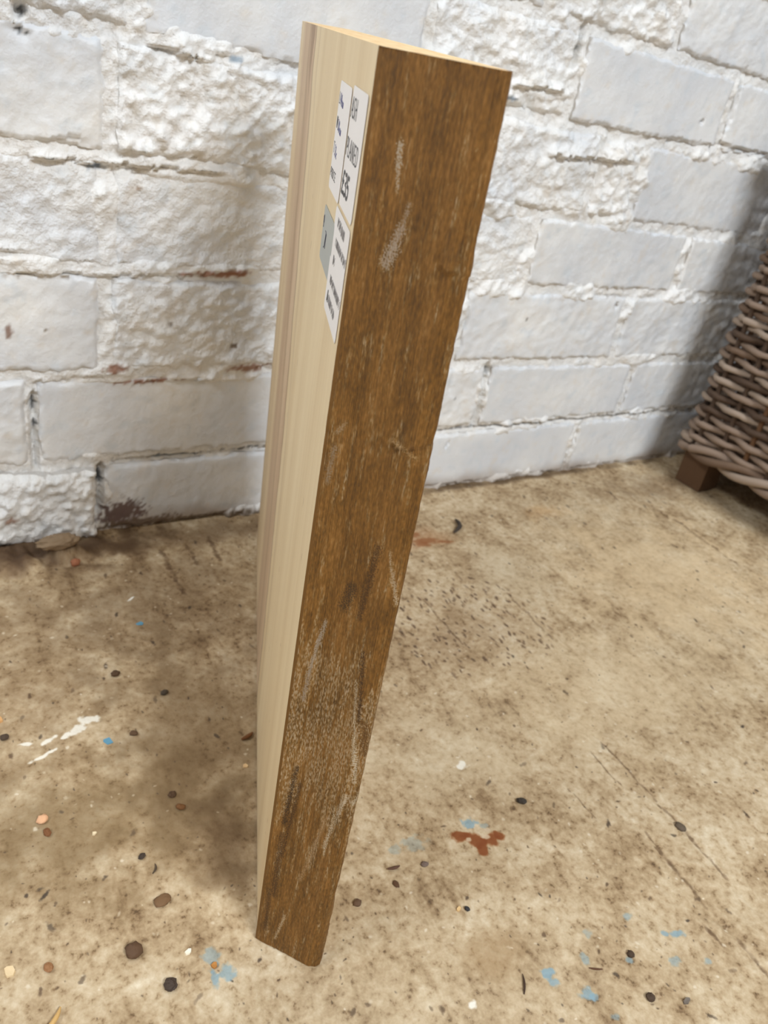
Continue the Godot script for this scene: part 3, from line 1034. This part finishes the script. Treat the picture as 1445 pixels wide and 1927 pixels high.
func build_stickers(o: Node3D, shift: Vector3) -> void:
	var paper := mat("sticker_paper", srgb(236, 232, 230), 0.5)
	var silver := mat("grey_sticker_paper", srgb(176, 180, 176), 0.4)
	silver.metallic = 0.25
	var ink := mat("black_ink", srgb(34, 32, 36), 0.5)
	var grey_ink := mat("faded_ink", srgb(128, 124, 124), 0.6)
	var blue := mat("blue_pen", srgb(92, 94, 140), 0.5)
	# sizes sticker: L, W, T, PRICE with figures in blue pen
	var a := sticker("size_sticker", o, shift, 60.5, 97.5, 366, 405.2, paper, "white sticker with sizes written in blue pen")
	print_text(a, "L", -16.5, 11.6, 4.2, 2.6, ink)
	pen(a, "handwriting", moved(FOUR, -12.5, 11.6) + moved(FOUR, -9.2, 11.2) + moved(CURL_C, -6.0, 11.2) + moved(CURL_M, -3.9, 11.0), 0.3, blue)
	print_text(a, "W", -16.5, 3.0, 4.2, 4.4, ink)
	pen(a, "handwriting", moved(THREE, -10.6, 2.6) + moved(EIGHT, -7.2, 2.2) + moved(CURL_C, -3.6, 2.0) + moved(CURL_M, -1.2, 1.8), 0.34, blue)
	print_text(a, "T", -16.5, -6.2, 4.2, 3.0, ink)
	pen(a, "handwriting", moved(THREE, -11.4, -6.6) + moved(THREE, -8.4, -7.0) + moved(CURL_C, -5.4, -7.2), 0.3, blue)
	print_text(a, "PRICE", -17.0, -15.0, 3.4, 18.0, ink)
	var b := sticker("price_sticker", o, shift, 15.8, 53.2, 367.2, 406.6, paper, "white sticker reading ASH PLANED and a price")
	print_text(b, "ASH", -17.4, 9.8, 6.6, 15.0, ink)
	print_text(b, "PLANED", -17.4, -2.6, 6.2, 31.0, ink)
	print_text(b, "£35", -17.0, -15.4, 8.2, 19.5, ink, true)
	var c := sticker("grey_sticker", o, shift, 61.7, 101.5, 336.5, 358.4, silver, "small grey sticker with pen marks")
	pen(c, "handwriting", [[[-8, 2.4], [-6, 2.6], [-4.4, 2.2], [-6.0, -3.0], [-7.5, -4.2]], [[-3.0, 2.2], [-3.6, -3.8]], [[-8.4, -4.0], [-7.8, -4.4]], [[-18, 6.4], [-16.8, 2.0]], [[-17.0, 7.0], [-16.0, 4.0]]], 0.35, mat("dark_pen", srgb(44, 42, 70), 0.5))
	var d := sticker("text_sticker", o, shift, 15.5, 60.0, 326.4, 365.5, paper, "white sticker with lines of small faded print")
	rng.seed = 21
	for l in [[-11.6, 13.8, 10.0, 3.4], [0.6, 13.4, 9.6, 3.4], [-10.8, 7.0, 34.0, 3.0], [-11.6, 0.2, 7.0, 3.4], [-12.8, -7.4, 34.6, 3.2], [-11.6, -14.8, 22.0, 3.4]]:
		small_print(d, l[0], l[1], l[2], l[3], grey_ink)
	pen(d, "printed_mark", [[[-15.2, -15.0], [-13.8, -10.6], [-12.6, -15.0]], [[-14.7, -13.4], [-13.1, -13.4]]], 0.45, ink)

func small_print(on: Node3D, x: float, y: float, width: float, height: float, m: Material) -> void:   # print too small and faded to read
	var strokes := []
	var at := x
	while at < x + width - 1.2:
		var lw := rng.randf_range(1.0, 1.6)
		match rng.randi() % 5:
			0: strokes.append_array([[[at, y], [at, y + height]], [[at, y + height], [at + lw, y + height * 0.8], [at, y + height * 0.5]]])
			1: strokes.append_array([[[at, y], [at, y + height]], [[at, y + height * 0.5], [at + lw, y + height * 0.5]], [[at + lw, y], [at + lw, y + height]]])
			2: strokes.append_array([[[at + lw, y + height], [at, y + height * 0.7], [at + lw, y + height * 0.3], [at, y]]])
			3: strokes.append_array([[[at, y], [at + lw / 2, y + height], [at + lw, y]]])
			4: strokes.append_array([[[at, y], [at, y + height], [at + lw, y + height * 0.5], [at, y]]])
		at += lw + 0.75
	pen(on, "small_print", strokes, 0.24, m)

# ---------------------------------------------------------------- the basket
func build_basket() -> void:
	var o := Node3D.new()
	o.name = "wicker_basket"
	add_child(o, true)
	o.position = Vector3(0.812, 0.0, 0.046)
	o.rotation.y = 0.09
	tag(o, "brown grey wicker basket on small wooden feet, standing against the white brick wall", "basket")
	var LX := 0.30
	var LZ := 0.36
	var foot_h := 0.045
	var top := 0.40
	var r := 0.022
	var outline := []   # rounded rectangle, from the corner by the wall; local x away along the wall, z into the room
	var per := 2 * (LX + LZ) - 8 * r + TAU * r
	var place := func(s: float) -> Array:
		s = fposmod(s, per)
		var legs := [[Vector2(0, r), Vector2(0, 1), LZ - 2 * r], [Vector2(r, LZ), Vector2(1, 0), LX - 2 * r], [Vector2(LX, LZ - r), Vector2(0, -1), LZ - 2 * r], [Vector2(LX - r, 0), Vector2(-1, 0), LX - 2 * r]]
		for g in legs:
			var out := Vector2(-g[1].y, g[1].x)
			if s <= g[2]:
				return [g[0] + g[1] * s, out]
			s -= g[2]
			var bend := r * PI / 2
			if s <= bend:
				var c: Vector2 = g[0] + g[1] * g[2] - out * r
				var q := s / r
				var dirv: Vector2 = out.rotated(-q)
				return [c + dirv * r, dirv]
			s -= bend
		return [Vector2(0, r), Vector2(-1, 0)]
	var stakes := 40
	var gap := per / stakes
	var inset := func(y: float) -> float:
		return 0.035 * (y - foot_h)
	var canes := [mat("grey_cane", srgb(134, 114, 98), 0.7), mat("brown_cane", srgb(106, 84, 66), 0.7), mat("pale_cane", srgb(154, 136, 120), 0.7), mat("dark_cane", srgb(74, 55, 40), 0.75)]
	var warm := mat("orange_cane", srgb(98, 66, 38), 0.7)
	rng.seed = 3
	var y := foot_h + 0.022
	var row := 0
	while y < top - 0.012:
		var pts := PackedVector3Array()
		var radii := PackedFloat32Array()
		var steps := stakes * 5
		var ph := rng.randf() * 10
		for i in steps:
			var s := per * i / steps
			var f: Array = place.call(s)
			var wave := cos(PI * s / gap + row * PI) * 0.0046
			var p: Vector2 = f[0] + f[1] * (wave - inset.call(y))
			pts.append(Vector3(p.x, y + n_fine.get_noise_2d(s * 22.0, ph + row) * 0.0030, p.y))
			radii.append(0.0038 * (1.0 + 0.25 * n_fine.get_noise_2d(s * 30.0 + row * 7, 2.0)))
		var st := new_st()
		tube(st, pts, radii, 7, true)
		put("weaver", st.commit(), canes[[0, 1, 2, 0, 3, 1, 0, 2][(row * 3 + rng.randi() % 3) % 8]], o)
		y += 0.0090 + rng.randf_range(-0.0007, 0.0007)
		row += 1
	for k in stakes:
		var f: Array = place.call(gap * k)
		var st := new_st()
		var pts := PackedVector3Array()
		for j in 6:
			var yy := lerpf(foot_h + 0.004, top, j / 5.0)
			var p: Vector2 = f[0] - f[1] * (inset.call(yy) + 0.0012)
			pts.append(Vector3(p.x, yy, p.y))
		tube(st, pts, PackedFloat32Array([0.0034, 0.0034, 0.0034, 0.0034, 0.0034, 0.0032]), 6)
		put("stake", st.commit(), warm if k % 4 == 2 else canes[3], o)
	# plaited borders at foot and top
	for b in [[foot_h + 0.009, 0.0052, "base_border"], [top, 0.0055, "rim"]]:
		for strand in 3:
			var pts := PackedVector3Array()
			var radii := PackedFloat32Array()
			for i in stakes * 6:
				var s := per * i / (stakes * 6.0)
				var f: Array = place.call(s)
				var q := TAU * (s / (gap * 4.0) + strand / 3.0)
				var p: Vector2 = f[0] + f[1] * (cos(q) * 0.0058 + 0.002 - inset.call(b[0]))
				pts.append(Vector3(p.x, b[0] + sin(q) * 0.0066, p.y))
				radii.append(b[1])
			var st := new_st()
			tube(st, pts, radii, 7, true)
			put(b[2], st.commit(), canes[[0, 2, 1][strand]], o)
	var st := new_st()
	box(st, Vector3(0.006, foot_h, 0.006), Vector3(LX - 0.006, foot_h + 0.008, LZ - 0.006))
	put("base_panel", st.commit(), mat("basket_base", srgb(96, 74, 54), 0.8), o)
	var wood := mat("foot_wood", srgb(86, 60, 36), 0.7)
	for f in [[0.012, 0.006], [LX - 0.052, 0.006], [0.012, LZ - 0.046], [LX - 0.052, LZ - 0.046]]:
		st = new_st()
		box(st, Vector3(f[0], 0, f[1]), Vector3(f[0] + 0.036, foot_h, f[1] + 0.036))
		put("foot", st.commit(), wood, o)

# ---------------------------------------------------------------- bits lying on the floor
func pebble(size: Vector3, sd: int) -> ArrayMesh:
	var n := noise_of(sd, 4, 0.6)
	var big := size.x > 0.02
	var nu := 34 if big else 14
	var nv := 20 if big else 9
	var st := new_st()
	st.set_smooth_group(0 if sd % 2 == 0 else -1)
	var at := func(i: int, j: int) -> Vector3:
		var u := TAU * (i % nu) / nu
		var v := PI * j / nv
		var p := Vector3(sin(v) * cos(u), cos(v), sin(v) * sin(u))
		var k := 1.0 + 0.42 * n.get_noise_3dv(p * (2.2 if big else 1.6))
		return Vector3(p.x * size.x, p.y * size.y, p.z * size.z) * 0.5 * k + Vector3(0, size.y * 0.42, 0)
	for j in nv:
		for i in nu:
			quad(st, at.call(i, j), at.call(i + 1, j), at.call(i + 1, j + 1), at.call(i, j + 1))
	st.generate_normals()
	return st.commit()

func flake(size: Vector3, sd: int) -> ArrayMesh:   # a thin angular chip, a little cupped
	rng.seed = sd
	var n := 5 + rng.randi() % 3
	var ring := []
	for i in n:
		var a := TAU * (i + rng.randf_range(-0.3, 0.3)) / n
		var k := rng.randf_range(0.75, 1.1)
		ring.append(Vector3(cos(a) * size.x * 0.5 * k, 0, sin(a) * size.z * 0.5 * k))
	var st := new_st()
	st.set_smooth_group(-1)
	var t := Vector3(0, size.y, 0)
	for i in n:
		var a: Vector3 = ring[i]
		var b: Vector3 = ring[(i + 1) % n]
		var lift := Vector3(0, size.y * rng.randf_range(0.0, 0.4), 0)
		for p in [t * 0.8, a * 0.92 + t, b * 0.92 + t]:
			st.add_vertex(p)
		quad(st, a * 0.92 + t, a, b, b * 0.92 + t)
		for p in [Vector3.ZERO, b, a]:
			st.add_vertex(p)
	st.generate_normals()
	return st.commit()

func splinter(length: float, thick: float, bend: float) -> ArrayMesh:
	var pts := PackedVector3Array()
	var radii := PackedFloat32Array()
	for i in 9:
		var t := i / 8.0
		pts.append(Vector3((t - 0.5) * length, thick * 0.45 + sin(t * PI) * thick * 0.3, sin(t * PI) * bend))
		radii.append(thick * 0.5 * (0.25 + 0.75 * sin(clampf(t * 0.9 + 0.08, 0, 1) * PI)))
	var st := new_st()
	tube(st, pts, radii, 5)
	return st.commit()

func build_debris() -> void:
	# name, kind, x mm, z mm, size mm, turn, colour, label, category
	var list := [
		["wood_chip", "pebble", 36, 290, Vector3(7, 3.5, 6), 0.4, srgb(222, 172, 132), "peach coloured wood chip on the left floor, above a brown crumb", "chip"],
		["dirt_crumb", "pebble", 37, 300, Vector3(4, 2.5, 6), 0.2, srgb(120, 76, 42), "brown crumb just below the peach coloured wood chip", "crumb"],
		["wood_chip", "flake", 7, 374, Vector3(6, 1.4, 6.5), 0.8, srgb(226, 200, 158), "pale square wood chip at the lower left border of the photo", "chip"],
		["dirt_crumb", "pebble", 24, 380, Vector3(4.5, 2.5, 5.5), 0.3, srgb(150, 106, 68), "tan pebble to the right of the pale square wood chip", "pebble"],
		["wood_chip", "flake", 89, 399, Vector3(4.6, 1.2, 3.6), 0.5, srgb(244, 234, 212), "off-white angular chip left of the board's foot", "chip"],
		["wood_splinter", "splinter", 21, 406, Vector3(13, 2.6, 1.5), 0.75, srgb(206, 166, 104), "thick tan wood splinter at the bottom left border of the photo", "splinter"],
		["stone", "pebble", 64, 388, Vector3(9, 5, 9), 0.2, srgb(92, 66, 44), "largest dark brown stone, lying on the lower left floor", "stone"],
		["stone", "pebble", 76, 412, Vector3(6.5, 4, 7), 0.9, srgb(66, 52, 42), "dark pointed stone below and right of the largest brown stone", "stone"],
		["dirt_clump", "pebble", 85, 366, Vector3(10, 2.2, 7), 0.3, srgb(116, 86, 56), "flat crumbly brown dirt clump above the largest brown stone", "dirt"],
		["brick_fragment", "pebble", 103, 43, Vector3(8, 7, 6), 0.4, srgb(164, 106, 76), "small orange brick fragment lying at the foot of the wall", "fragment"],
		["mortar_lump", "pebble", 92, 31, Vector3(34, 12, 15), 0.05, srgb(140, 118, 92), "long beige lump of broken mortar lying at the foot of the wall", "lump"],
		["paint_flake", "flake", 135, 100, Vector3(9, 0.7, 3), 0.6, srgb(236, 232, 222), "narrow white paint flake on the floor left of the board", "flake"],
		["paint_flake", "flake", 133, 132, Vector3(8.5, 0.6, 5.5), 0.2, srgb(98, 152, 178), "blue paint flake nearer the wall of the two blue flakes", "flake"],
		["paint_flake", "flake", 84, 242, Vector3(7.5, 0.6, 6.5), -0.5, srgb(98, 152, 178), "blue paint flake beside the white paint smears", "flake"],
		["wood_splinter", "splinter", 246, 486, Vector3(11, 1.3, 0.5), 1.0, srgb(66, 44, 30), "dark straight wood splinter below the rust brown stain", "splinter"],
		["dirt_crumb", "pebble", 320, 387, Vector3(7, 3.5, 4.5), -0.6, srgb(56, 48, 40), "black crumb to the right of the rust brown stain", "crumb"],
		["dirt_crumb", "pebble", 242, 437, Vector3(2.6, 2, 3.6), 0.4, srgb(50, 48, 50), "tiny black crumb touching a tiny tan chip", "crumb"],
		["wood_chip", "flake", 237.5, 435, Vector3(3.6, 1, 3), 0.2, srgb(222, 186, 132), "tiny tan chip touching a tiny black crumb", "chip"],
		["bark_strip", "splinter", 469, 76, Vector3(27, 5, 5), 0.95, srgb(62, 52, 44), "dark curled bark strip on the floor right of the board", "bark"],
		["pebble", "pebble", 103, 183, Vector3(6.5, 3.6, 5.5), 0.0, srgb(84, 60, 38), "dark round pebble between the two blue paint flakes", "pebble"],
		["pebble", "pebble", 130, 212, Vector3(6, 3, 4), 0.3, srgb(70, 58, 44), "dark flat pebble right of the round pebble between blue flakes", "pebble"],
		["bark_chip", "splinter", 170, 270, Vector3(10, 3, 1.5), 0.35, srgb(112, 68, 30), "reddish brown bark chip close to the board's pale face", "bark"],
		["pebble", "pebble", 101, 242, Vector3(5.5, 2.6, 4), -0.2, srgb(92, 68, 46), "brown pebble right of the blue flake by the white smears", "pebble"],
		["pebble", "pebble", 110, 299, Vector3(5, 3, 4.5), 0.2, srgb(82, 58, 36), "dark brown pebble, the upper of a pair left of the board", "pebble"],
		["pebble", "pebble", 112, 310, Vector3(6, 3, 4), -0.5, srgb(114, 74, 36), "reddish brown oval pebble, the lower of a pair left of the board", "pebble"],
		["pebble", "pebble", 82, 335, Vector3(4.6, 2.6, 3.4), 0.5, srgb(62, 50, 40), "small black pebble above a thin dark curl of bark", "pebble"],
		["bark_curl", "splinter", 86, 345, Vector3(6.5, 1.2, 1.2), 1.1, srgb(72, 58, 44), "thin dark curl of bark below a small black pebble", "bark"],
		["wood_chip", "flake", 160, 294, Vector3(4, 1, 4), 0.3, srgb(220, 186, 138), "round tan chip beside the lower half of the board", "chip"],
		["wood_chip", "flake", 61, 310, Vector3(3.4, 1, 3), 0.9, srgb(226, 206, 170), "small cream chip right of the peach coloured wood chip", "chip"],
		["wood_chip", "flake", 99, 411, Vector3(3.4, 1.4, 4), -0.5, srgb(180, 122, 58), "orange brown chip between the blue smears and the board", "chip"],
		["pebble", "pebble", 413, 445, Vector3(6, 3, 8), 0.3, srgb(96, 82, 66), "grey brown stone lying in a groove at the right", "stone"],
		["pebble", "pebble", 211, 407, Vector3(3.4, 2, 5), 0.1, srgb(94, 66, 44), "oval brown pebble right of the board's lower edge", "pebble"],
		["pebble", "pebble", 184, 409, Vector3(5.4, 2.4, 4.4), 0.2, srgb(100, 74, 52), "round brown pebble next to the board's nicked lower edge", "pebble"],
		["wood_splinter", "splinter", 215, 397, Vector3(8, 2, 1), -0.1, srgb(92, 62, 46), "short brown splinter above the oval brown pebble", "splinter"],
		["pebble", "pebble", 234, 402, Vector3(5, 2, 3.6), -0.2, srgb(112, 94, 84), "greyish pebble between the short splinter and the rust stain", "pebble"],
		["stone", "pebble", 308, 521, Vector3(5, 3, 5), 0.2, srgb(72, 54, 38), "dark stone near the lower right corner, above a grey sliver", "stone"],
		["grey_sliver", "flake", 326, 531, Vector3(6, 1.2, 3), 0.3, srgb(112, 102, 92), "grey stone sliver near the lower right corner", "sliver"],
		["wood_splinter", "splinter", 290, 496, Vector3(8, 1.2, 0.6), -0.5, srgb(92, 58, 36), "thin reddish splinter right of the blue paint spots", "splinter"],
		["pebble", "pebble", 315, 498, Vector3(4.4, 2.6, 4.4), 0.1, srgb(70, 52, 36), "round dark pebble left of the long blue paint smear", "pebble"],
		["dirt_crumb", "pebble", 25, 219, Vector3(5.4, 3, 5), 0.1, srgb(74, 58, 44), "dark crumb at the left border, below an orange chip", "crumb"],
		["wood_chip", "flake", 24, 202, Vector3(5, 1.4, 7), 0.1, srgb(210, 160, 104), "orange tan chip at the left border, above a dark crumb", "chip"],
	]
	var i := 0
	for b in list:
		var s: Vector3 = b[4] * 0.001
		var m: Mesh
		if b[1] == "pebble": m = pebble(s, 100 + i)
		elif b[1] == "flake": m = flake(s, 200 + i)
		else: m = splinter(s.x, s.y, s.z)
		var o := put(b[0], m, mat("bit_%d" % i, b[6], 0.8))
		var x: float = b[2] * 0.001
		var z: float = b[3] * 0.001
		o.position = Vector3(x, floor_height(x, z) - 0.0001, z)
		o.rotation.y = b[5]
		tag(o, b[7], b[8])
		i += 1
